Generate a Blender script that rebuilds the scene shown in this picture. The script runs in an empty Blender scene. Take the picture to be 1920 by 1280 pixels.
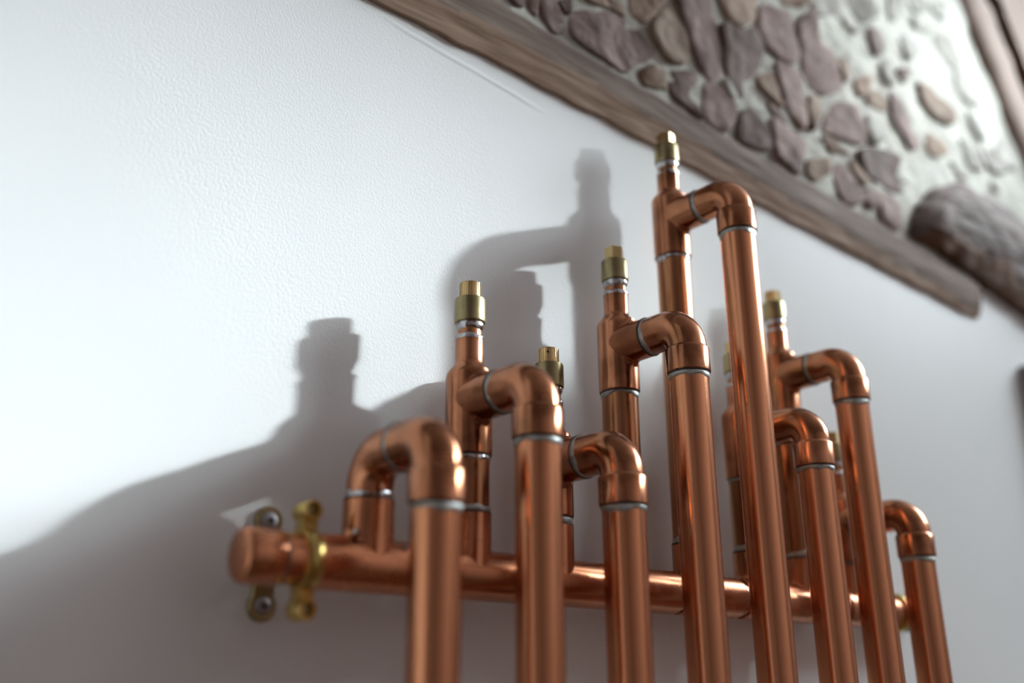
import bpy, bmesh, math, random
from mathutils import Vector, Matrix, noise
from math import pi, sin, cos, sqrt, radians
random.seed(4)
S = bpy.context.scene
C = S.collection

# ------------------------------------------------------------------ camera
cd = bpy.data.cameras.new('camera'); cam = bpy.data.objects.new('camera', cd); C.objects.link(cam)
cx = Vector((0.76290725, -0.64650123, -0.00294744)); cy = -Vector((0.21627756, 0.25951054, -0.94121108)); cz = -Vector((0.60925901, 0.71741929, 0.33780618))
m = Matrix((cx, cy, cz)).transposed().to_4x4(); m.translation = Vector((-0.2715, -0.4922, -0.0687))
cam.matrix_world = m
cd.sensor_width = 36.0; cd.lens = 36.0 * 1826.68 / 1920.0
cd.clip_start = 0.02; cd.clip_end = 50
cd.dof.use_dof = True; cd.dof.focus_distance = 0.70; cd.dof.aperture_fstop = 2.0; cd.dof.aperture_blades = 9
S.camera = cam

# ------------------------------------------------------------------ world, light, exposure
w = bpy.data.worlds.new('world'); S.world = w; w.use_nodes = True
w.node_tree.nodes['Background'].inputs[0].default_value = (0.80, 0.88, 1.0, 1)
w.node_tree.nodes['Background'].inputs[1].default_value = 0.4
S.view_settings.view_transform = 'Standard'; S.view_settings.look = 'None'
S.view_settings.exposure = 0.1; S.view_settings.gamma = 1.0; S.view_settings.use_curve_mapping = False
S.cycles.use_denoising = True
S.cycles.max_bounces = 10; S.cycles.diffuse_bounces = 5; S.cycles.glossy_bounces = 6
S.cycles.sample_clamp_indirect = 4.0

def area(name, loc, target, sx, sy, power, color, spread=pi):
    l = bpy.data.lights.new(name, 'AREA'); l.shape = 'RECTANGLE'; l.size = sx; l.size_y = sy
    l.energy = power; l.color = color; l.spread = spread
    o = bpy.data.objects.new(name, l); C.objects.link(o)
    o.location = loc
    o.rotation_euler = (Vector(target) - Vector(loc)).to_track_quat('-Z', 'Y').to_euler()
    return o
# daylight through the window of the right-hand wall: bright sky strip and the wider pane of sky around it
KEYDIR = Vector((1.68, -1.0, 0.70)).normalized()
KP = Vector((0.109, 0.0, 0.185)) + KEYDIR * 2.9
area('window_sky_bright', KP, (-0.80, 0.085, -0.28), 0.09, 0.05, 3.75, (0.86, 0.96, 1.0), radians(21.5))
area('window_sky_beside', KP + Vector((-0.10, -0.17, 0.16)), (-0.85, 0.085, -0.28), 0.30, 0.30, 0.5, (0.86, 0.96, 1.0), radians(23))
area('window_daylight', (2.95, -1.65, 1.62), (0.2, -2.4, 0.5), 2.8, 0.95, 150.0, (0.82, 0.945, 1.0))
# daylight from the roof window falling on the upper stones
area('roof_window_light', (2.2, -1.15, 1.75), (1.0, 0.0, 0.77), 0.35, 0.25, 1.25, (0.86, 0.96, 1.0), radians(17))

# ------------------------------------------------------------------ materials
def mat(name, base, rough=0.5, metal=0.0):
    mt = bpy.data.materials.new(name); mt.use_nodes = True
    b = mt.node_tree.nodes['Principled BSDF']
    b.inputs['Base Color'].default_value = (*base, 1); b.inputs['Roughness'].default_value = rough
    b.inputs['Metallic'].default_value = metal
    return mt
def N(mt, t, **kw):
    n = mt.node_tree.nodes.new(t)
    for k, v in kw.items():
        if k in n.inputs: n.inputs[k].default_value = v
        else: setattr(n, k, v)
    return n
def ramp(mt, stops):
    r = mt.node_tree.nodes.new('ShaderNodeValToRGB')
    e = r.color_ramp.elements
    while len(e) < len(stops): e.new(0.5)
    for k, (p, c) in enumerate(stops):
        e[k].position = p; e[k].color = (*c, 1) if len(c) == 3 else c
    return r
def noise_mat(name, stops, scale, rough, metal=0.0, detail=4.0, stretch=(1, 1, 1), bump=0.0, bscale=None, rough2=None, rnd=0.0):
    mt = mat(name, stops[0][1], rough, metal); nt = mt.node_tree; L = nt.links; b = nt.nodes['Principled BSDF']
    tc = N(mt, 'ShaderNodeTexCoord'); mp = N(mt, 'ShaderNodeMapping'); mp.inputs['Scale'].default_value = stretch
    L.new(tc.outputs['Object'], mp.inputs[0])
    nz = N(mt, 'ShaderNodeTexNoise'); nz.inputs['Scale'].default_value = scale; nz.inputs['Detail'].default_value = detail
    L.new(mp.outputs[0], nz.inputs['Vector'])
    if rnd:
        oi = N(mt, 'ShaderNodeObjectInfo'); nz.noise_dimensions = '4D'
        ml = N(mt, 'ShaderNodeMath', operation='MULTIPLY'); ml.inputs[1].default_value = 40.0
        L.new(oi.outputs['Random'], ml.inputs[0]); L.new(ml.outputs[0], nz.inputs['W'])
    r = ramp(mt, stops); L.new(nz.outputs['Fac'], r.inputs[0])
    col = r.outputs[0]
    if rnd:
        mr = N(mt, 'ShaderNodeMapRange'); mr.inputs['To Min'].default_value = 1 - rnd; mr.inputs['To Max'].default_value = 1 + rnd
        L.new(oi.outputs['Random'], mr.inputs[0])
        hs = N(mt, 'ShaderNodeHueSaturation'); L.new(mr.outputs[0], hs.inputs['Value']); L.new(col, hs.inputs['Color']); col = hs.outputs[0]
    L.new(col, b.inputs['Base Color'])
    if rough2 is not None:
        mr2 = N(mt, 'ShaderNodeMapRange'); mr2.inputs['From Min'].default_value = 0.3; mr2.inputs['From Max'].default_value = 0.7
        mr2.inputs['To Min'].default_value = rough; mr2.inputs['To Max'].default_value = rough2
        L.new(nz.outputs['Fac'], mr2.inputs[0]); L.new(mr2.outputs[0], b.inputs['Roughness'])
    if bump:
        n2 = N(mt, 'ShaderNodeTexNoise'); n2.inputs['Scale'].default_value = bscale or scale; n2.inputs['Detail'].default_value = 3
        L.new(mp.outputs[0], n2.inputs['Vector'])
        bp = N(mt, 'ShaderNodeBump'); bp.inputs['Strength'].default_value = 1.0; bp.inputs['Distance'].default_value = bump
        L.new(n2.outputs['Fac'], bp.inputs['Height']); L.new(bp.outputs[0], b.inputs['Normal'])
    return mt

M = {}
M['plaster'] = noise_mat('white plaster', [(0.3, (0.83, 0.84, 0.835)), (0.7, (0.87, 0.875, 0.87))], 6, 0.75, bump=0.00025, bscale=620, stretch=(1, 1, 0.75))
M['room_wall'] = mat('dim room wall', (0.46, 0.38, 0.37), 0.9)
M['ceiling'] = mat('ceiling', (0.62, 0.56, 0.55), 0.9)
M['side_wall'] = mat('pale side wall', (0.80, 0.76, 0.75), 0.9)
M['room_floor'] = noise_mat('dark floor boards', [(0.3, (0.10, 0.06, 0.035)), (0.7, (0.16, 0.09, 0.05))], 3, 0.5)
M['copper'] = noise_mat('lacquered copper tube', [(0.25, (0.62, 0.255, 0.125)), (0.75, (0.72, 0.32, 0.17))], 9, 0.19, 1.0, stretch=(1, 1, 0.12), rough2=0.25, rnd=0.05)
M['fitting'] = noise_mat('tarnished copper fitting', [(0.28, (0.19, 0.085, 0.042)), (0.5, (0.44, 0.18, 0.09)), (0.72, (0.62, 0.28, 0.155))], 38, 0.15, 1.0, rough2=0.27, rnd=0.07, detail=5)
M['riser'] = noise_mat('heat darkened copper tube', [(0.28, (0.22, 0.10, 0.045)), (0.72, (0.54, 0.245, 0.12))], 22, 0.18, 1.0, stretch=(1, 1, 0.25), rough2=0.28, rnd=0.06)
M['header'] = noise_mat('header copper', [(0.28, (0.38, 0.145, 0.065)), (0.72, (0.66, 0.28, 0.15))], 24, 0.18, 1.0, rough2=0.32, rnd=0.05)
M['solder'] = noise_mat('grey solder', [(0.3, (0.30, 0.31, 0.29)), (0.7, (0.60, 0.62, 0.59))], 200, 0.48, 0.85, bump=0.0004, bscale=400)
M['bright_solder'] = noise_mat('bright solder', [(0.36, (0.24, 0.17, 0.14)), (0.47, (0.62, 0.63, 0.66)), (0.7, (0.86, 0.88, 0.92))], 190, 0.16, 1.0, bump=0.0003, bscale=300)
M['dark_line'] = mat('dark line', (0.035, 0.030, 0.022), 0.6)  # thin near-black line under fitting lips, also stamped strokes
M['brass'] = noise_mat('dull brass', [(0.25, (0.27, 0.22, 0.11)), (0.75, (0.42, 0.35, 0.19))], 60, 0.30, 1.0, rough2=0.36)
M['brass_light'] = noise_mat('polished brass', [(0.25, (0.78, 0.62, 0.36)), (0.75, (0.92, 0.76, 0.48))], 60, 0.25, 1.0)
M['brass_mid'] = noise_mat('mid brass', [(0.25, (0.50, 0.37, 0.16)), (0.75, (0.66, 0.52, 0.27))], 60, 0.27, 1.0)
M['brass_yellow'] = noise_mat('yellow brass', [(0.25, (0.46, 0.33, 0.10)), (0.75, (0.66, 0.50, 0.18))], 60, 0.28, 1.0)
M['steel'] = noise_mat('zinc screw', [(0.3, (0.33, 0.32, 0.33)), (0.7, (0.48, 0.47, 0.49))], 90, 0.5, 1.0)
M['hole'] = mat('dark hole', (0.015, 0.012, 0.01), 0.8)
M['mortar'] = noise_mat('lime mortar', [(0.25, (0.40, 0.385, 0.335)), (0.55, (0.52, 0.51, 0.455)), (0.8, (0.60, 0.59, 0.54))], 14, 0.95, bump=0.006, bscale=60)
M['stone_p'] = noise_mat('purple sandstone', [(0.30, (0.095, 0.058, 0.046)), (0.5, (0.25, 0.175, 0.155)), (0.72, (0.36, 0.27, 0.23))], 24, 0.9, bump=0.006, bscale=50, rnd=0.18)
M['stone_t'] = noise_mat('tan sandstone', [(0.30, (0.13, 0.078, 0.05)), (0.5, (0.26, 0.18, 0.13)), (0.72, (0.38, 0.30, 0.235))], 24, 0.9, bump=0.006, bscale=50, rnd=0.18)
M['stone_d'] = noise_mat('dark sandstone', [(0.25, (0.07, 0.045, 0.038)), (0.5, (0.145, 0.098, 0.085)), (0.75, (0.24, 0.175, 0.16))], 24, 0.9, bump=0.006, bscale=50, rnd=0.15)
M['stone_l'] = noise_mat('limewashed lit stone', [(0.25, (0.27, 0.245, 0.21)), (0.75, (0.45, 0.43, 0.39))], 24, 0.9, bump=0.005, bscale=50, rnd=0.12)  # limewash, with the light on the upper right put into the pale tone
def wood(name, stops, scale, stretch, bump):
    return noise_mat(name, stops, scale, 0.85, detail=8.0, stretch=stretch, bump=bump, bscale=scale * 1.6)
M['board_dark'] = wood('aged timber face', [(0.25, (0.125, 0.083, 0.062)), (0.5, (0.19, 0.135, 0.105)), (0.75, (0.27, 0.205, 0.165))], 22, (0.35, 1, 2.2), 0.004)
M['board_light'] = wood('aged timber chamfer', [(0.25, (0.20, 0.125, 0.08)), (0.5, (0.29, 0.19, 0.13)), (0.75, (0.36, 0.25, 0.185))], 24, (0.3, 1, 2.6), 0.003)
M['beam'] = wood('weathered beam', [(0.30, (0.045, 0.028, 0.018)), (0.5, (0.135, 0.098, 0.088)), (0.72, (0.24, 0.185, 0.17))], 20, (0.4, 1, 1.8), 0.016)
M['edge_and_groove_shade'] = wood('brown beam edge and groove shade', [(0.3, (0.06, 0.030, 0.014)), (0.7, (0.20, 0.10, 0.06))], 16, (0.45, 1, 2.0), 0.006)  # brown lower edge of the beam, also the painted groove shade on the rafter
M['rafter'] = wood('brown rafter', [(0.3, (0.16, 0.10, 0.07)), (0.7, (0.29, 0.20, 0.16))], 5, (1, 1, 0.5), 0.006)
M['post'] = noise_mat('grey painted post', [(0.3, (0.21, 0.19, 0.205)), (0.7, (0.27, 0.245, 0.26))], 10, 0.6)

# ------------------------------------------------------------------ helpers
class MB:
    def __init__(s): s.v = []; s.f = []; s.mi = []
    def add(s, verts, faces, mi=0):
        o = len(s.v); s.v += [tuple(p) for p in verts]
        s.f += [tuple(i + o for i in f) for f in faces]; s.mi += [mi] * len(faces)
    def rings(s, rs, closed=True, cap0=False, cap1=False, mi=0, loop=False):
        n = len(rs[0]); vs = [p for r in rs for p in r]; fs = []
        K = len(rs)
        for k in range(K if loop else K - 1):
            k2 = (k + 1) % K
            for j in range(n if closed else n - 1):
                j2 = (j + 1) % n
                fs.append((k * n + j, k * n + j2, k2 * n + j2, k2 * n + j))
        if cap0: fs.append(tuple(reversed(range(n))))
        if cap1: fs.append(tuple((K - 1) * n + j for j in range(n)))
        s.add(vs, fs, mi)
    def lathe(s, prof, org=(0, 0, 0), axis='z', n=32, cap0=False, cap1=False, mi=0, wob=None):
        """prof: list of (radius, distance along axis)"""
        org = Vector(org); A, U, V = AX[axis]; rs = []
        for k, (r, h) in enumerate(prof):
            ring = []
            for j in range(n):
                t = 2 * pi * j / n
                hh = h + (wob(k, t) if wob else 0)
                ring.append(org + A * hh + U * (r * cos(t)) + V * (r * sin(t)))
            rs.append(ring)
        s.rings(rs, cap0=cap0, cap1=cap1, mi=mi)
    def build(s, name, mats, parent=None, smooth=35):
        me = bpy.data.meshes.new(name); me.from_pydata(s.v, [], s.f); me.validate()
        mats = mats if isinstance(mats, (list, tuple)) else [mats]
        for q in mats: me.materials.append(q)
        if len(mats) > 1: me.polygons.foreach_set('material_index', s.mi)
        bm = bmesh.new(); bm.from_mesh(me); bmesh.ops.recalc_face_normals(bm, faces=bm.faces); bm.to_mesh(me); bm.free()
        if smooth:
            me.shade_smooth(); me.set_sharp_from_angle(angle=radians(smooth))
        me.update()
        return link(name, me, parent)
X_, Y_, Z_ = Vector((1, 0, 0)), Vector((0, 1, 0)), Vector((0, 0, 1))
AX = {'z': (Z_, X_, Y_), 'x': (X_, Y_, Z_), 'y': (-Y_, X_, Z_), '-z': (-Z_, Y_, X_)}   # 'y' points out of the wall
def link(name, me, parent=None, loc=None):
    o = bpy.data.objects.new(name, me); C.objects.link(o)
    if loc: o.location = loc
    if parent:
        o.parent = parent
    return o
def tag(o, label=None, cat=None, group=None, kind=None):
    if label: o['label'] = label
    if cat: o['category'] = cat
    if group: o['group'] = group
    if kind: o['kind'] = kind
    return o
def empty(name, loc=(0, 0, 0)):
    o = bpy.data.objects.new(name, None); C.objects.link(o); o.location = loc; o.empty_display_size = 0.02
    return o
# the old back wall leans a little out of square with the radiator
def wall_y(x): return 0.0445 - 0.045 * (x - 0.1)
WN = Vector((-0.045, -1, 0)).normalized()
def W(x, z, off=0.0): return Vector((x, wall_y(x), z)) + WN * off
def fbm(p, s=1.0): return noise.fractal(Vector(p) * s, 1.0, 2.0, 4)
def interp(tab, x):
    if x <= tab[0][0]: 
        (a, b), (c, d) = tab[0], tab[1]
    elif x >= tab[-1][0]:
        (a, b), (c, d) = tab[-2], tab[-1]
    else:
        for (a, b), (c, d) in zip(tab, tab[1:]):
            if a <= x <= c: break
    return b + (d - b) * (x - a) / (c - a)

# ------------------------------------------------------------------ the room
RX0, RX1, RY0, Z0, Z1 = -2.8, 3.0, -3.2, -1.35, 2.1
def quad(name, pts, mt, label, cat='wall'):
    b = MB(); b.add(pts, [(0, 1, 2, 3)]); return tag(b.build(name, mt, smooth=0), label, cat, kind='structure')
wall_back = quad('wall_back', [W(RX0, Z0), W(RX1, Z0), W(RX1, Z1), W(RX0, Z1)], M['plaster'], 'white rolled plaster wall behind the copper pipes')
quad('floor', [(RX0, RY0, Z0), (RX1, RY0, Z0), (RX1, .3, Z0), (RX0, .3, Z0)], M['room_floor'], 'dark wooden floor of the room', 'floor')
quad('ceiling', [(RX0, RY0, Z1), (RX1, RY0, Z1), (RX1, .3, Z1), (RX0, .3, Z1)], M['ceiling'], 'pale ceiling of the room', 'ceiling')
RXN, RYN = -1.25, -0.50     # pale wall nib added to reflect light into the first pipe; room widens behind
quad('wall_left_reflector', [(RXN, RYN, Z0), (RXN, .3, Z0), (RXN, .3, Z1), (RXN, RYN, Z1)], M['side_wall'], 'pale wall nib added to reflect light, left of the radiator')
quad('wall_left_reflector_end', [(RXN, RYN, Z0), (RX0, RYN, Z0), (RX0, RYN, Z1), (RXN, RYN, Z1)], M['room_wall'], 'dim end face of the added wall nib on the left')
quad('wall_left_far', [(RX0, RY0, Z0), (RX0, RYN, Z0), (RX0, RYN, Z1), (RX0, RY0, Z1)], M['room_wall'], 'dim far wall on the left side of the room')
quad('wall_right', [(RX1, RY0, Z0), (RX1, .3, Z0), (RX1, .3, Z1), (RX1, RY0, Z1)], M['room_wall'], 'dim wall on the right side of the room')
lw = MB(); lw.rings([[(1.28, -0.92, z), (1.34, -0.92, z), (1.34, -0.62, z), (1.28, -0.62, z)] for z in (Z0, 0.634)], cap0=True, cap1=True)  # unseen low wall, added to keep window light off the plaster below the header
tag(lw.build('wall_right_blocker', M['side_wall'], smooth=0), 'unseen low wall added to block light, right side of the room', 'wall', kind='structure')
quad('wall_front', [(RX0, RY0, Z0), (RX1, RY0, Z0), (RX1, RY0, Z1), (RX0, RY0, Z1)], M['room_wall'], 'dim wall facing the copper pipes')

rb = MB(); rs = []; RD = [(0.050, 0.423), (0.080, 0.417), (0.122, 0.412), (0.163, 0.407), (0.196, 0.402), (0.226, 0.398)]
for k in range(40):
    x = 0.05 + 0.18 * k / 39; z = interp(RD, x) + 0.0006 * fbm((x, 0, 0), 40); e = min(1, k / 6, (39 - k) / 6)
    rs.append([W(x, z + 0.0028 * cos(t), 0.0005 * e * sin(t) - .0001) for t in [2 * pi * j / 8 for j in range(8)]])
rb.rings(rs, cap0=True, cap1=True)
rb.build('plaster_ridge', M['plaster'], wall_back)

# upper wall: mortar bed with every stone set into it
BOARD_LO = [(-0.60, 0.468), (0.042, 0.430), (0.173, 0.4245), (0.346, 0.4135), (0.517, 0.400), (0.706, 0.388), (0.923, 0.374)]
BOARD_HI = [(-0.60, 0.545), (0.151, 0.483), (0.243, 0.4735), (0.372, 0.4635), (0.533, 0.452), (0.728, 0.441), (0.939, 0.418)]
BEAM_LO = [(0.788, 0.449), (0.85, 0.441), (0.93, 0.429), (1.063, 0.409), (1.30, 0.375), (1.60, 0.335)]
BEAM_HI = [(0.788, 0.455), (0.81, 0.497), (0.86, 0.537), (0.932, 0.569), (1.00, 0.571), (1.12, 0.562), (1.30, 0.545), (1.60, 0.51)]
def mortar_bottom(x):
    if x < 0.9: return (interp(BOARD_LO, x) + interp(BOARD_HI, x)) / 2
    if x < 0.94: return 0.398 + (x - 0.9) / 0.04 * 0.045
    return interp(BEAM_LO, x) + 0.02
b = MB(); rs = []
NXM, NZM = 190, 90
for i in range(NXM + 1):
    x = -0.45 + 1.95 * i / NXM; zb = mortar_bottom(x); ring = []
    for j in range(NZM + 1):
        z = zb + (1.35 - zb) * j / NZM
        d = 0.0035 + 0.0035 * fbm((x, z, 0.0), 16) + 0.002 * fbm((x, z, 3.0), 45)
        ring.append(W(x, z, d))
    rs.append(ring)
b.rings(rs, closed=False)
wall_upper = tag(b.build('wall_upper', M['mortar'], smooth=80), 'rubble stone wall with pale lime mortar above the timber board', 'wall', kind='structure')

def stone(poly, code, k):
    P = [Vector((x, z)) for x, z in poly]
    for _ in range(1):
        Q = []
        for a, c in zip(P, P[1:] + P[:1]): Q += [a * 0.82 + c * 0.18, a * 0.18 + c * 0.82]
        P = Q
    cen = sum(P, Vector((0, 0))) / len(P)
    size = max((p - cen).length for p in P)
    h = random.uniform(0.001, 0.0035)
    tx, tz = random.uniform(-.12, .12), random.uniform(-.12, .12)
    b = MB(); rs = []
    for sc, hh in ((1.09, -0.006), (1.07, 0.5), (1.01, 0.9), (0.76, 1.0), (0.38, 1.0)):
        ring = []
        for p in P:
            q = cen + (p - cen) * sc
            d = hh * h if hh > 0 else hh
            if hh > 0.2: d += 0.0050 + 0.0035 * fbm((q.x, q.y, 0.0), 16) + 0.003 * fbm((q.x, q.y, k * 1.7), 40) + (q.x - cen.x) * tx + (q.y - cen.y) * tz
            ring.append(W(q.x, q.y, d))
        rs.append(ring)
    b.rings(rs, cap1=True)
    return b.build('stone', M['stone_' + code], wall_upper, smooth=60)
STONES = [
    ('p', [(0.210, 0.510), (0.226, 0.522), (0.239, 0.507), (0.240, 0.490), (0.227, 0.484), (0.214, 0.494)]),
    ('d', [(0.170, 0.495), (0.191, 0.503), (0.191, 0.492), (0.181, 0.489)]),
    ('p', [(0.197, 0.506), (0.206, 0.510), (0.207, 0.491), (0.198, 0.496)]),
    ('p', [(0.248, 0.514), (0.274, 0.529), (0.297, 0.537), (0.328, 0.539), (0.354, 0.516), (0.327, 0.494), (0.311, 0.478), (0.287, 0.479), (0.267, 0.481), (0.248, 0.489)]),
    ('t', [(0.251, 0.550), (0.314, 0.577), (0.315, 0.545), (0.299, 0.545), (0.274, 0.536)]),
    ('t', [(0.320, 0.582), (0.384, 0.619), (0.361, 0.568), (0.342, 0.546), (0.323, 0.548)]),
    ('t', [(0.354, 0.553), (0.382, 0.594), (0.393, 0.583), (0.402, 0.565), (0.409, 0.536), (0.392, 0.522), (0.370, 0.516), (0.348, 0.541)]),
    ('t', [(0.333, 0.490), (0.354, 0.503), (0.367, 0.490), (0.359, 0.478), (0.337, 0.475)]),
    ('p', [(0.385, 0.606), (0.415, 0.642), (0.445, 0.648), (0.449, 0.603), (0.456, 0.568), (0.456, 0.537), (0.437, 0.521), (0.418, 0.527), (0.410, 0.565)]),
    ('t', [(0.456, 0.651), (0.536, 0.692), (0.523, 0.640), (0.494, 0.612), (0.474, 0.610)]),
    ('d', [(0.455, 0.598), (0.492, 0.604), (0.511, 0.619), (0.533, 0.605), (0.520, 0.571), (0.509, 0.552), (0.495, 0.516), (0.475, 0.530), (0.463, 0.544), (0.463, 0.571)]),
    ('p', [(0.535, 0.664), (0.588, 0.681), (0.593, 0.655), (0.594, 0.615), (0.576, 0.602), (0.541, 0.604), (0.523, 0.623)]),
    ('p', [(0.599, 0.663), (0.631, 0.698), (0.638, 0.661), (0.672, 0.658), (0.680, 0.612), (0.636, 0.587), (0.616, 0.584), (0.603, 0.606), (0.601, 0.631)]),
    ('p', [(0.551, 0.595), (0.598, 0.600), (0.597, 0.563), (0.599, 0.538), (0.586, 0.519), (0.562, 0.536), (0.552, 0.562)]),
    ('t', [(0.517, 0.562), (0.546, 0.577), (0.550, 0.547), (0.555, 0.535), (0.535, 0.536), (0.515, 0.546)]),
    ('d', [(0.370, 0.505), (0.412, 0.522), (0.418, 0.514), (0.397, 0.488), (0.407, 0.470), (0.420, 0.470), (0.401, 0.470), (0.376, 0.478)]),
    ('p', [(0.426, 0.516), (0.450, 0.519), (0.475, 0.509), (0.470, 0.488), (0.454, 0.467), (0.435, 0.468), (0.423, 0.477)]),
    ('d', [(0.481, 0.501), (0.504, 0.515), (0.525, 0.490), (0.522, 0.469), (0.495, 0.464), (0.474, 0.465), (0.474, 0.481)]),
    ('p', [(0.527, 0.511), (0.559, 0.509), (0.599, 0.512), (0.583, 0.479), (0.573, 0.459), (0.552, 0.460), (0.528, 0.462), (0.532, 0.484)]),
    ('t', [(0.592, 0.485), (0.643, 0.506), (0.636, 0.484), (0.601, 0.459), (0.585, 0.465)]),
    ('p', [(0.630, 0.546), (0.660, 0.586), (0.707, 0.599), (0.715, 0.561), (0.704, 0.543), (0.657, 0.535), (0.627, 0.533)]),
    ('p', [(0.636, 0.482), (0.656, 0.507), (0.681, 0.489), (0.694, 0.469), (0.671, 0.451), (0.648, 0.450)]),
    ('t', [(0.745, 0.635), (0.770, 0.643), (0.787, 0.633), (0.771, 0.615), (0.728, 0.614)]),
    ('l', [(0.726, 0.595), (0.764, 0.604), (0.769, 0.578), (0.736, 0.554), (0.720, 0.569)]),
    ('t', [(0.288, 0.555), (0.309, 0.555), (0.317, 0.542), (0.301, 0.544)]),
    ('t', [(0.346, 0.502), (0.363, 0.502), (0.370, 0.482), (0.359, 0.482)]),
    ('d', [(0.231, 0.518), (0.246, 0.530), (0.245, 0.511), (0.239, 0.509)]),
    ('t', [(0.563, 0.695), (0.621, 0.722), (0.629, 0.707), (0.581, 0.685)]),
    ('p', [(0.524, 0.531), (0.541, 0.529), (0.555, 0.513), (0.542, 0.511)]),
    ('t', [(0.612, 0.577), (0.632, 0.580), (0.631, 0.558), (0.601, 0.520), (0.603, 0.559)]),
    ('l', [(0.452, 0.529), (0.464, 0.529), (0.478, 0.517), (0.464, 0.514)]),
    ('t', [(0.671, 0.510), (0.696, 0.512), (0.706, 0.492), (0.695, 0.485)]),
    ('d', [(0.698, 0.535), (0.762, 0.555), (0.793, 0.558), (0.774, 0.523), (0.830, 0.529), (0.821, 0.519), (0.782, 0.501), (0.747, 0.501), (0.709, 0.503), (0.701, 0.512)]),
    ('p', [(0.726, 0.489), (0.760, 0.495), (0.774, 0.483), (0.768, 0.456), (0.751, 0.443), (0.725, 0.451), (0.726, 0.474)]),
    ('p', [(0.700, 0.485), (0.718, 0.487), (0.720, 0.467), (0.700, 0.456), (0.692, 0.469)]),
    ('p', [(0.794, 0.657), (0.825, 0.653), (0.853, 0.632), (0.841, 0.591), (0.820, 0.581), (0.807, 0.598), (0.792, 0.614), (0.788, 0.635)]),
    ('t', [(0.680, 0.656), (0.712, 0.674), (0.705, 0.644), (0.686, 0.622), (0.678, 0.639)]),
    ('t', [(0.707, 0.636), (0.751, 0.661), (0.740, 0.629), (0.715, 0.615)]),
    ('l', [(0.628, 0.726), (0.692, 0.757), (0.699, 0.736), (0.673, 0.714), (0.641, 0.701)]),
    ('l', [(0.703, 0.726), (0.731, 0.736), (0.739, 0.726), (0.727, 0.713), (0.709, 0.714)]),
    ('d', [(0.756, 0.735), (0.797, 0.759), (0.794, 0.728), (0.784, 0.706), (0.763, 0.698)]),
    ('d', [(0.816, 0.700), (0.854, 0.715), (0.840, 0.691), (0.827, 0.680)]),
    ('t', [(0.868, 0.699), (0.900, 0.712), (0.924, 0.697), (0.966, 0.702), (0.966, 0.684), (0.937, 0.661), (0.900, 0.660), (0.875, 0.672)]),
    ('l', [(0.990, 0.701), (1.028, 0.706), (1.039, 0.677), (1.019, 0.667)]),
    ('t', [(0.871, 0.627), (0.910, 0.626), (0.915, 0.607), (0.874, 0.586), (0.860, 0.596)]),
    ('l', [(0.829, 0.824), (0.861, 0.834), (0.835, 0.781), (0.817, 0.782)]),
    ('l', [(0.880, 0.814), (0.915, 0.820), (0.920, 0.803), (0.885, 0.793)]),
    ('l', [(0.943, 0.869), (0.983, 0.889), (0.986, 0.854), (0.946, 0.853)]),
    ('l', [(1.032, 0.610), (1.057, 0.610), (1.049, 0.591), (1.029, 0.592)]),
    ('l', [(0.715, 0.767), (0.769, 0.795), (0.789, 0.769), (0.752, 0.742), (0.727, 0.747)]),
    ('l', [(0.936, 0.808), (0.979, 0.823), (1.010, 0.791), (0.977, 0.770), (0.940, 0.779)]),
    ('l', [(0.984, 0.772), (1.010, 0.781), (1.048, 0.741), (1.011, 0.719), (0.978, 0.737)]),
    ('l', [(0.839, 0.762), (0.872, 0.772), (0.888, 0.755), (0.848, 0.725)]),
    ('l', [(1.018, 0.655), (1.060, 0.661), (1.080, 0.635), (1.044, 0.623), (1.020, 0.632)]),
    ('l', [(0.958, 0.650), (0.995, 0.646), (1.009, 0.613), (0.974, 0.607)]),
    ('l', [(0.875, 0.846), (0.925, 0.871), (0.932, 0.847), (0.894, 0.826)]),
    ('l', [(0.777, 0.694), (0.807, 0.713), (0.801, 0.665), (0.776, 0.663)]),
    ('t', [(0.620, 0.524), (0.645, 0.529), (0.682, 0.522), (0.642, 0.513)]),
    ('l', [(0.916, 0.597), (0.948, 0.601), (0.959, 0.585), (0.933, 0.580)]),
    ('l', [(1.069, 0.715), (1.105, 0.703), (1.129, 0.662), (1.093, 0.647), (1.066, 0.670)]),
]

for k, (c, p) in enumerate(STONES): stone(p, c, k)
# the wall goes on above the traced stretch: rows of the same rubble up to the rafter
CEN = [(sum(p[0] for p in P) / len(P), sum(p[1] for p in P) / len(P), max(abs(p[0] - P[0][0]) + abs(p[1] - P[0][1]) for p in P) * 0.45) for _, P in STONES]
row = 0
while row < 14:
    x = -0.44 + random.uniform(0, .05)
    while x < 1.0:
        wd = random.uniform(.05, .10); ht = random.uniform(.044, .060); xc = x + wd / 2
        zc = 0.535 + 0.066 * row - 0.075 * xc + random.uniform(-.004, .004)
        top = 0.312 + (xc + 0.196) * 0.494          # where the traced stretch ends
        clear = all((xc - a) ** 2 + (zc - c) ** 2 > (r + wd * .45) ** 2 for a, c, r in CEN)
        rafter_x = 1.036 + (0.921 - zc) * 0.4525
        if zc - ht / 2 > top + 0.004 and zc + ht / 2 < 1.33 and xc + wd < rafter_x and clear and zc - ht / 2 > interp(BOARD_HI, xc) + .006:
            n = random.choice((6, 7, 8)); pl = []
            for j in range(n):
                t = 2 * pi * j / n + random.uniform(-.2, .2); r = random.uniform(.88, 1.12)
                pl.append((xc + cos(t) * wd * .52 * r, zc + sin(t) * ht * .52 * r))
            stone(pl, random.choice('pptd'), 200 + row * 40 + int(x * 50))
        x += wd + random.uniform(.004, .010)
    row += 1

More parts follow.
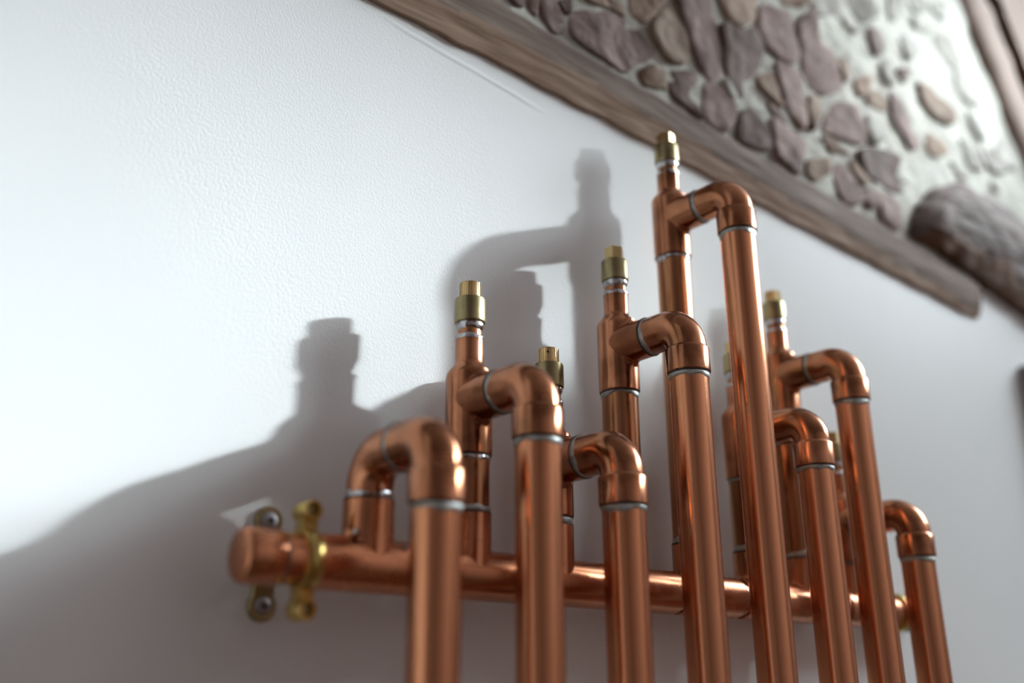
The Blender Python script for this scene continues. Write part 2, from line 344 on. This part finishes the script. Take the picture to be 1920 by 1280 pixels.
# ------------------------------------------------------------------ old timbers in the wall
def timber(name, lo, hi, x0, x1, nx, nt, prof, mats, msel, ragged, rough, label, cat, vert=False):
    """slab along the wall between two curves; prof(t) = how far it stands off the wall"""
    b = MB(); rs = []
    for i in range(nx + 1):
        x = x0 + (x1 - x0) * i / nx; a, c = interp(lo, x), interp(hi, x); ring = []
        e0 = ragged * fbm((x, 0.3, 1.0), 30); e1 = ragged * fbm((x, 0.9, 5.0), 30)
        for j in range(nt + 1):
            t = j / nt; z = (a + e0) + (c + e1 - a - e0) * t
            d = prof(t, x) + rough * fbm((x * 0.35, t * 0.12, 2.0), 60)
            ring.append(W(x, z, d))
        ring = [W(x, a + e0, -0.01)] + ring + [W(x, c + e1, -0.01)]
        rs.append(ring)
    nfull = len(rs[0])
    vs = [p for r in rs for p in r]; 
    for i in range(nx):
        for j in range(nfull - 1):
            xm = x0 + (x1 - x0) * (i + .5) / nx; tm = (j - 0.5) / nt
            b.v = b.v or [tuple(p) for p in vs]
            b.f.append((i * nfull + j, (i + 1) * nfull + j, (i + 1) * nfull + j + 1, i * nfull + j + 1)); b.mi.append(msel(tm, xm))
    b.f.append(tuple(range(nfull))); b.mi.append(0)
    b.f.append(tuple(nx * nfull + j for j in reversed(range(nfull)))); b.mi.append(0)
    return tag(b.build(name, mats, smooth=50), label, cat, kind='thing')
timber('timber_board', BOARD_LO, BOARD_HI, -0.5, 0.926, 170, 16,
       lambda t, x: 0.005 + 0.006 * min(1, t / 0.42) - (0.003 if t > 0.95 else 0),
       [M['board_dark'], M['board_light']], lambda t, x: 1 if t < 0.44 + 0.10 * fbm((x, 0, 0), 14) - max(0, x - 0.35) * 0.55 else 0,
       0.0028, 0.0012, 'long weathered brown timber board running between white plaster and stones', 'board')
timber('timber_beam', BEAM_LO, BEAM_HI, 0.788, 1.30, 80, 14,
       lambda t, x: 0.004 + 0.028 * sin(pi * min(1, max(0.0, 0.08 + t * 0.9))) ** 0.6 * min(1, (x - 0.77) / 0.05) ,
       [M['beam'], M['edge_and_groove_shade']], lambda t, x: 1 if t < 0.20 + 0.10 * fbm((x, 2, 0), 20) else 0,
       0.004, 0.005, 'dark rough-hewn timber beam with a broken end among the stones', 'beam')
# sloping roof timber at the upper right
R_LO = Vector((1.036, 0.921)); R_UP = Vector((1.155, 0.658)); dr = (R_LO - R_UP).normalized(); nr = Vector((-dr.y, dr.x)) * -1
if nr.x < 0: nr = -nr
b = MB()
RP = ((0.0, -0.01), (0.002, 0.006), (0.010, 0.013), (0.03, 0.016), (0.072, 0.018), (0.082, 0.014), (0.088, 0.004), (0.12, 0.004), (0.125, 0.02), (0.24, 0.022), (0.25, -0.01))
rs = []
for i in range(41):
    s_ = -0.055 + 0.655 * i / 40; p0 = R_UP + dr * s_; ring = []
    for (a, d) in RP:
        q = p0 + nr * (a + 0.004 * fbm((s_, a, 0), 18)); ring.append(W(q.x, q.y, d + (0.0025 * fbm((s_, a, 4), 25) if d > 0 else 0)))
    rs.append(ring)
n_ = len(RP)
b.v = [tuple(p) for r in rs for p in r]
for i in range(40):
    for j in range(n_ - 1):
        b.f.append((i * n_ + j, (i + 1) * n_ + j, (i + 1) * n_ + j + 1, i * n_ + j + 1)); b.mi.append(1 if j in (5, 6, 7) else 0)  # shade of the groove put into the colour as darker faces
tag(b.build('rafter', [M['rafter'], M['edge_and_groove_shade']], smooth=50), 'smooth brown sloping rafter at the upper right edge of the stones', 'rafter', kind='thing')
# grey upright at the right edge of the frame
b = MB()
x0, x1, zt = 1.017, 1.11, 0.330
b.rings([[W(x0 + e, z, 0.0 - .002), W(x0 + e, z, 0.016), W(x0 + e + .004, z, 0.02), W(x1, z, 0.02), W(x1, z, -.002)] for z, e in ((Z0, 0), (zt - .006, 0), (zt, 0.003))], cap0=True, cap1=True)
tag(b.build('post', M['post'], smooth=40), 'dark grey upright post against the plain white wall, right of the pipes', 'post', kind='thing')

# ------------------------------------------------------------------ the copper radiator
PX = [0.0354, 0.1089, 0.1812, 0.2546, 0.3281, 0.4037, 0.4705, 0.5456]
PZ = [0.0640, 0.1114, 0.0796, 0.1825, 0.3168, 0.1358, 0.2019, 0.0770]
D = 0.0679                     # front tubes stand this far in front of the risers
RT, RF = 0.0140, 0.0157        # tube and fitting radius
rad = tag(empty('pipe_radiator', (0, 0, 0)), 'copper pipe radiator of soldered tubes, tees and elbows with brass bleed valves', 'radiator')

def saddle(b, org, axis, cross, side, R, rb, h_end, f0=0.005, n=40, lip=True):
    """branch of a tee: grows from the run (axis side) with a rounded crotch. axis: out direction, cross: along the run, side: the third"""
    rs = []; org = Vector(org)
    for k in range(7):
        a = pi / 2 * k / 6; ring = []
        for j in range(n):
            t = 2 * pi * j / n; f = f0 * (0.12 + 0.88 * cos(t) ** 2); r0 = rb + f
            lat = min(abs(r0 * sin(t)), R * 0.9995); H = sqrt(R * R - lat * lat)
            r = rb + f * (1 - sin(a)); h = H + f * (1 - cos(a)) - 0.0002
            ring.append(org + axis * h + cross * (r * cos(t)) + side * (r * sin(t)))
        rs.append(ring)
    for h, r in ((h_end - 0.0006, rb), (h_end, rb - 0.0005), (h_end, RT - 0.0002)):
        rs.append([org + axis * h + cross * (r * cos(2 * pi * j / n)) + side * (r * sin(2 * pi * j / n)) for j in range(n)])
    b.rings(rs)

def joint(parent, org, axis, h, seed, bright=False, width=0.0040, r=RT, name='solder_joint'):
    """dark line under a fitting's lip and the ragged band of solder next to it (axis points away from the lip)"""
    b = MB(); rnd = random.Random(seed)
    ph = [rnd.uniform(0, 6.28) for _ in range(4)]
    b.lathe([(r + .0001, h - .0003), (r + 0.0012, h + 0.0000), (r + 0.0009, h + 0.0009), (r - .0001, h + 0.0011)], org, axis, 36, mi=1)
    def wob(k, t):
        if k < 2: return 0
        return 0.0008 * sin(2 * t + ph[0]) + 0.0006 * sin(3 * t + ph[1]) + 0.0005 * sin(7 * t + ph[2])
    b.lathe([(r + 0.0005, h + 0.0009), (r + 0.00075, h + 0.0012), (r + 0.0005, h + 0.5 * width + .0006), (r + .0002, h + width), (r - .0001, h + width + 0.0002)], org, axis, 36, wob=wob)
    return b.build(name, [M['bright_solder' if bright else 'solder'], M['dark_line']], parent, smooth=60)

def drip(parent, p, r):
    b = MB(); b.lathe([(r * sin(a), r * cos(a) * 0.8) for a in (0.05, .5, 1.0, 1.5, 2.1, 2.7, 3.1)], p, 'z', 10, cap0=True, cap1=True)
    return b.build('solder_drip', M['bright_solder'], parent)

def tube(name, p, axis, h0, h1, r, mt, parent, cap1=False):
    b = MB(); b.lathe([(r, h0), (r, h1)], p, axis, 40, cap0=True, cap1=True)
    return b.build(name, mt, parent)

# header along the wall
tube('header_pipe', (0, 0, 0), 'x', -0.040, 0.650, RT, M['header'], rad)
def end_cap(x, s):
    b = MB()
    b.lathe([(RT - .0003, 0.0), (RF - .0006, 0.0), (RF - .0002, 0.0006), (RF - .0004, 0.0185), (RF - 0.0009, 0.0205), (RF - 0.0024, 0.0222), (RF - 0.0048, 0.0228), (0.004, 0.0231), (0.0005, 0.0231)], (0, 0, 0), 'x', 40, cap1=True)
    b.v = [(x + s * v[0], v[1], v[2]) for v in b.v]
    return b.build('end_cap', M['header'], rad)
cap_l = end_cap(-0.0215, -1)
joint(cap_l, (-0.0215, 0, 0), 'x', 0.0, 5, width=0.0012)
HL = [0.037] + [0.0215] * 7
HR = 0.0465
header_tees = []
for i, x in enumerate(PX):
    b = MB(); l, r = HL[i], (HR if i < 7 else 0.036)
    b.lathe([(RT - .0003, -l), (RF - .0005, -l), (RF, -l + .0007), (RF, r - .0007), (RF - .0005, r), (RT - .0003, r)], (x, 0, 0), 'x', 40)
    saddle(b, (x, 0, 0), Z_, X_, Y_, RF, RF * 0.972, 0.0375)
    ht = b.build('header_tee', M['header'], rad); header_tees.append(ht)
    joint(ht, (x, 0, 0), 'x', r, 20 + i, bright=i in (3, 4))
    if i == 0: 
        j = joint(ht, (x, 0, 0), 'x', 0, 19, width=0.001); 
        for v in j.data.vertices: v.co.x = 2 * x - l - v.co.x
    joint(ht, (x, 0, 0), 'z', 0.0375, 40 + i, bright=(i == 0), width=0.0044)
drip(header_tees[0], (PX[0] - .0138, -.0095, .0168), .0024)
drip(header_tees[0], (PX[0] + .0185, -.0125, .0108), .0023)

# stamped marks (tiny raised strokes) used on fittings
def stamp(parent, pts_list, org, axis_c, R, name='stamp_mark', mt='dark_line', wdt=0.00022):
    """strokes given as (angle offset in m, height in m) polylines wrapped on a cylinder about z at org"""
    b = MB()
    for pl in pts_list:
        for (a0, h0), (a1, h1) in zip(pl, pl[1:]):
            dx, dh = a1 - a0, h1 - h0; L = sqrt(dx * dx + dh * dh) or 1e-6; nx, nh = -dh / L * wdt, dx / L * wdt
            q = []
            for off in (R - .0003, R + 0.00012):
                for (a, h) in ((a0 + nx, h0 + nh), (a1 + nx, h1 + nh), (a1 - nx, h1 - nh), (a0 - nx, h0 - nh)):
                    t = axis_c + a / R; q.append((org[0] + off * cos(t), org[1] + off * sin(t), org[2] + h))
            b.add(q, [(4, 5, 6, 7), (0, 1, 5, 4), (1, 2, 6, 5), (2, 3, 7, 6), (3, 0, 4, 7)])
    return b.build(name, M[mt], parent, smooth=0)

def elbow(i):
    x, z = PX[i], PZ[i]; b = MB(); n = 40
    Rb = 0.0185; re = RT + 0.0002
    path = []           # (point, tangent, radius)
    path.append((Vector((x, -0.0330, z)), -Y_, re))
    path.append((Vector((x, -(D - Rb), z)), -Y_, re))
    for k in range(1, 11):
        a = pi / 2 * k / 10
        path.append((Vector((x, -(D - Rb) - Rb * sin(a), z - Rb + Rb * cos(a))), Vector((0, -cos(a), -sin(a))), re + 0.0001 * k / 10))
    z1 = z - Rb
    path += [(Vector((x, -D, z1 - .0006)), -Z_, re + .0006), (Vector((x, -D, z1 - .0012)), -Z_, RF - .0003), (Vector((x, -D, z1 - .0020)), -Z_, RF + .0002),
             (Vector((x, -D, z - .0374)), -Z_, RF + .0001), (Vector((x, -D, z - .038)), -Z_, RF - .0005), (Vector((x, -D, z - .038)), -Z_, RT - .0003)]
    rs = []
    for p, t, r in path:
        u = X_; v = t.cross(u); rs.append([p + u * (r * cos(2 * pi * j / n)) + v * (r * sin(2 * pi * j / n)) for j in range(n)])
    b.rings(rs, cap0=True)
    e = b.build('elbow', M['fitting'], rad)
    joint(e, (x, -D, z), '-z', 0.038, 60 + i, width=0.0044)
    return e
elbows = [elbow(i) for i in range(8)]
for i, x in enumerate(PX):
    tube('down_pipe', (x, -D, 0), 'z', -0.80, PZ[i] - 0.036, RT, M['copper'], rad)

def top_tee(i):
    x, z = PX[i], PZ[i]; b = MB()
    b.lathe([(RT - .0003, -.0368), (RF - .0005, -.0368), (RF, -.0361), (RF, .0165), (RF - .0006, .0192), (RF - .0022, .0215), (0.0108, 0.0248), (0.0099, 0.0262), (0.0096, 0.0285), (0.0096, 0.0432), (0.0090, 0.0440), (0.0070, 0.0440)], (x, 0, z), 'z', 40)
    saddle(b, (x, 0, z), -Y_, Z_, X_, RF, RF * 0.955, 0.0335, f0=0.006)
    t = b.build('top_tee', M['fitting'], rad)
    joint(t, (x, 0, z), '-z', 0.0368, 80 + i, bright=i in (1, 4))
    joint(t, (x, 0, z), 'y', 0.0335, 100 + i, width=0.0040)
    return t
def knurl(rs_n, r, h0, h1, org, depth, teeth):
    b = MB(); rs = []
    n = teeth * 4
    for k, (h, s, dd) in enumerate(((h0, 1, 0), (h0 + .0002, 1, 1), (h1 - .0006, 1, 1), (h1 - .0002, .985, .4), (h1, .94, 0))):
        ring = []
        for j in range(n):
            t = 2 * pi * j / n; q = (1, 1, 0, 0)[j % 4]
            rr = r * s - (depth * (1 - q)) * dd
            ring.append(Vector(org) + Vector((rr * cos(t), rr * sin(t), h)))
        rs.append(ring)
    b.rings(rs, cap0=True, cap1=True); return b
def valve(i):
    x, z = PX[i], PZ[i]; o = (x, 0, z)
    b = MB()
    b.lathe([(0.0075, .0560), (0.0101, .0556), (0.0106, .0562), (0.0107, .0570), (0.0106, .0720), (0.0101, .0734), (0.0090, .0739), (0.004, .0739)], o, 'z', 40, cap0=True, cap1=True)
    v = b.build('bleed_valve', M['brass'], rad)
    b = MB()
    def wob(k, t): return (0.0004 * sin(2 * t + i) + 0.0003 * sin(5 * t)) if k in (3, 4) else 0
    b.lathe([(0.0072, .0424), (0.0099, .0432), (0.0101, .0442), (0.0098, .0458), (0.0086, .0468)], o, 'z', 36, wob=wob, cap0=True)
    b.lathe([(0.0084, .0462), (0.0083, .0480), (0.0084, .0512)], o, 'z', 36, mi=1)
    b.lathe([(0.0084, .0503), (0.0091, .0514), (0.0096, .0530), (0.0096, .0552), (0.0092, .0560)], o, 'z', 36, wob=lambda k, t: 0.0004 * sin(3 * t + 2 * i) if k < 2 else 0, cap1=True)
    b.build('solder_neck', [M['bright_solder'], M['riser']], v, smooth=60)
    if i in (1, 2):
        b = knurl(0, 0.0076, .0737, .0850, o, 0.0010, 28); c = b.build('knurled_cap', M['brass_light'], v, smooth=25)
    else:
        b = MB(); n = 6; rs = []; ph = 0.62 if i == 3 else 0.3 * i
        for h, r in ((.0737, .0080), (.0842, .0080), (.0850, .0070)):
            rs.append([Vector(o) + Vector((r * cos(ph + 2 * pi * j / n), r * sin(ph + 2 * pi * j / n), h)) for j in range(n)])
        b.rings(rs, cap0=True, cap1=True); c = b.build('hexagon_cap', M['brass_mid'], v, smooth=20)
    if i == 2:
        hb = MB(); t = math.atan2(-0.49, -0.42) - 0.12; d = Vector((cos(t), sin(t), 0)); s = Vector((-sin(t), cos(t), 0)); p = Vector(o) + d * .0070 + Z_ * .0812
        rs = [[p + d * dd + s * (.00068 * cos(a)) + Z_ * (.00068 * sin(a)) for a in [2 * pi * j / 12 for j in range(12)]] for dd in (0, .00068)]
        hb.rings(rs, cap1=True); hb.build('vent_hole', M['hole'], v)
for i in range(1, 8):
    top_tee(i); valve(i)
    tube('riser_pipe', (PX[i], 0, 0), 'z', 0.030, PZ[i] - 0.034, RT, M['riser'], rad)
# first riser: an elbow straight out of the header tee
x, z = PX[0], PZ[0]; b = MB(); n = 40; rs = []; Rb = 0.0195
path = [(Vector((x, 0, 0.036)), Z_), (Vector((x, 0, z - Rb)), Z_)]
for k in range(1, 11):
    a = pi / 2 * k / 10; path.append((Vector((x, -Rb + Rb * cos(a), z - Rb + Rb * sin(a))), Vector((0, -sin(a), cos(a)))))
path.append((Vector((x, -0.0318, z)), -Y_))
rr = [RT + .0001] * (len(path) - 1) + [RT + .0004]
for (p, t), r in zip(path, rr):
    u = X_; v = t.cross(u); rs.append([p + u * (r * cos(2 * pi * j / n)) + v * (r * sin(2 * pi * j / n)) for j in range(n)])
p, t = path[-1]; 
for dy, r in ((.0008, RT + .0012), (.0018, RT + .0010), (.0018, RT - .0002)):
    u = X_; v = t.cross(u); rs.append([p + t * dy + u * (r * cos(2 * pi * j / n)) + v * (r * sin(2 * pi * j / n)) for j in range(n)])
b.rings(rs, cap0=True)
e0 = b.build('elbow', M['fitting'], rad)
joint(e0, (x, 0, z), 'y', 0.0336, 7, width=0.0022)

# embossed marks on the fittings
cdir = math.atan2(-0.42, -0.60)
circ = [(0.0016 * cos(t), 0.0016 * sin(t)) for t in [2 * pi * k / 14 for k in range(15)]]
cee = [(0.0008 * cos(t), 0.0008 * sin(t)) for t in [0.8 + 4.7 * k / 8 for k in range(9)]]
eff = [[(.0024, -.0012), (.0024, .0008), (.0028, .0014), (.0033, .0013)], [(.0019, .0003), (.0031, .0003)]]
yu = [[(.0040, .0004), (.0040, -.0008), (.0044, -.0012), (.0050, -.0010), (.0051, .0004)]]
stamp(elbows[3], [circ, cee] + eff + yu, (PX[3], -D, PZ[3] - .0290), cdir + 0.62, RF, mt='fitting', wdt=.0002)
bee = [[(-.0010, -.0016), (-.0010, .0016), (.0004, .0015), (.0009, .0009), (.0003, .0002), (-.0010, .0001)], [(.0003, .0002), (.0011, -.0006), (.0006, -.0015), (-.0010, -.0016)]]
stamp(elbows[4], bee, (PX[4], -D, PZ[4] - .0262), cdir - 0.62, RF, wdt=.00022)
# raised oval pad on the third elbow's socket
b = MB(); rs = []
ca = cdir - 0.72
for s, off in ((1.0, -.0004), (1.0, .00035), (0.84, .0009), (0.70, .00085), (0.62, .0003)):
    ring = []
    for k in range(24):
        t = 2 * pi * k / 24; a = ca + 0.0036 * s * cos(t) / RF; h = 0.0074 * s * sin(t); r = RF + off
        ring.append((PX[2] + r * cos(a), -D + r * sin(a), PZ[2] - .0268 + h))
    rs.append([Vector(p) for p in ring])
b.rings(rs, cap1=True)
b.build('oval_pad', M['fitting'], elbows[2])
stamp(elbows[2], [[(-.0008, .0022), (.0006, .0024), (.0008, .0014), (-.0006, .0010)], [(-.0007, -.0004), (.0007, -.0006)], [(-.0006, -.0018), (.0006, -.0022), (.0002, -.0032)]], (PX[2], -D, PZ[2] - .0268), ca, RF + .0003, wdt=.00028)
# brass union and plug at the far end of the header
b = MB(); b.lathe([(RT - .0003, .6150), (.0168, .6150), (.0176, .6162), (.0176, .6225), (.0160, .6240), (.0162, .6300), (.0166, .6310), (.0166, .6420), (.0155, .6440), (RT, .6440)], (0, 0, 0), 'x', 40, cap0=True, cap1=True)
un = b.build('union_nut', M['brass_yellow'], rad)
b = MB(); b.lathe([(.0169, .6272), (.0171, .6278), (.0171, .6400), (.0168, .6410)], (0, 0, 0), 'x', 40, cap0=True, cap1=True)
b.build('nickel_collar', M['steel'], un)
tag(un.children[0], 'grey metal collar')
end_cap(0.650, 1)

# ------------------------------------------------------------------ brass wall clip holding the header
clip = tag(empty('pipe_clip', (-0.0045, wall_y(-0.0045), 0)), 'yellow brass two-screw pipe clip beside the end cap of the copper header', 'pipe clip')
CX = -0.0045; CY = wall_y(CX)
def cpart(b, name, mt, parent=clip, smooth=40):
    b.v = [(v[0] - CX, v[1] - CY, v[2]) for v in b.v]
    o = b.build(name, mt, parent if parent is clip else parent, smooth)
    return o
b = MB(); rs = []
for k in range(40):
    a = 2 * pi * k / 40; u = Vector((0, cos(a), sin(a)))
    rs.append([Vector((CX + dx, 0, 0)) + u * r for dx, r in ((-.0042, RT + .0001), (-.0048, RT + .0014), (-.0034, RT + .0026), (0, RT + .0029), (.0034, RT + .0026), (.0048, RT + .0014), (.0042, RT + .0001))])
b.rings(rs, loop=True)
cpart(b, 'ring_band', M['brass_yellow'])
for s in (1, -1):
    b = MB(); zc = s * 0.0268
    b.lathe([(0.0052, -.0078), (0.0060, -.0070), (0.0060, .0062), (0.0054, .0070), (0.0036, .0070), (0.0034, .0045)], (CX, 0, zc), 'y', 24, cap0=True, cap1=True)
    # web joining the lug to the band
    b.rings([[(CX - w_, -.0045, zz), (CX + w_, -.0045, zz), (CX + w_, .0055, zz), (CX - w_, .0055, zz)] for zz, w_ in ((s * .0150, .0046), (s * .0185, .0042), (s * .0245, .0045))], cap0=True, cap1=True)
    lug = cpart(b, 'lug', M['brass_yellow'])
    b = MB(); b.lathe([(0.0033, .0030), (0.0033, .0047), (0.0028, .0051), (0.0004, .0053)], (CX, 0, zc), 'y', 16, cap1=True)
    cpart(b, 'lug_screw', M['brass'], lug)
b = MB(); b.lathe([(0.0048, -.0450), (0.0048, -.0150)], (CX, 0, 0), 'y', 20, cap0=True, cap1=True)
cpart(b, 'stem', M['brass_yellow'])
b = MB()
def plate_outline(off):
    pts = []
    for s in (1, -1):
        zc = s * 0.0247 + .0028
        for k in range(15):
            a = (-pi * 0.22 + pi * 1.44 * k / 14) if s == 1 else (pi - pi * 0.22 + pi * 1.44 * k / 14)
            pts.append((CX + (0.0088 - off) * cos(a), zc + (0.0088 - off) * sin(a)))
    return pts
rs = []
for off, d in ((0, -.0005), (0, .0026), (.0012, .0036)):
    rs.append([W(px_, pz_, d) for px_, pz_ in plate_outline(off)])
b.rings(rs, cap0=True, cap1=True)
bp = cpart(b, 'back_plate', M['brass'])
for s in (1, -1):
    zc = s * 0.0247 + .0028; y0 = wall_y(CX) - .0034
    b = MB(); b.lathe([(0.0052, -.0002), (0.0052, .0008), (0.0042, .0017), (0.0005, .0021)], (CX, y0, zc), 'y', 24, cap1=True)
    sc = cpart(b, 'screw_head', M['steel'])
    b = MB()
    for (hx, hz) in ((.0024, .0006), (.0006, .0024)):
        b.add([(CX - hx, y0 - .0023, zc - hz), (CX + hx, y0 - .0023, zc - hz), (CX + hx, y0 - .0023, zc + hz), (CX - hx, y0 - .0023, zc + hz),
               (CX - hx, y0 - .0012, zc - hz), (CX + hx, y0 - .0012, zc - hz), (CX + hx, y0 - .0012, zc + hz), (CX - hx, y0 - .0012, zc + hz)],
              [(0, 1, 2, 3), (0, 1, 5, 4), (1, 2, 6, 5), (2, 3, 7, 6), (3, 0, 4, 7)])
    cpart(b, 'cross_recess', M['hole'], sc, 0)
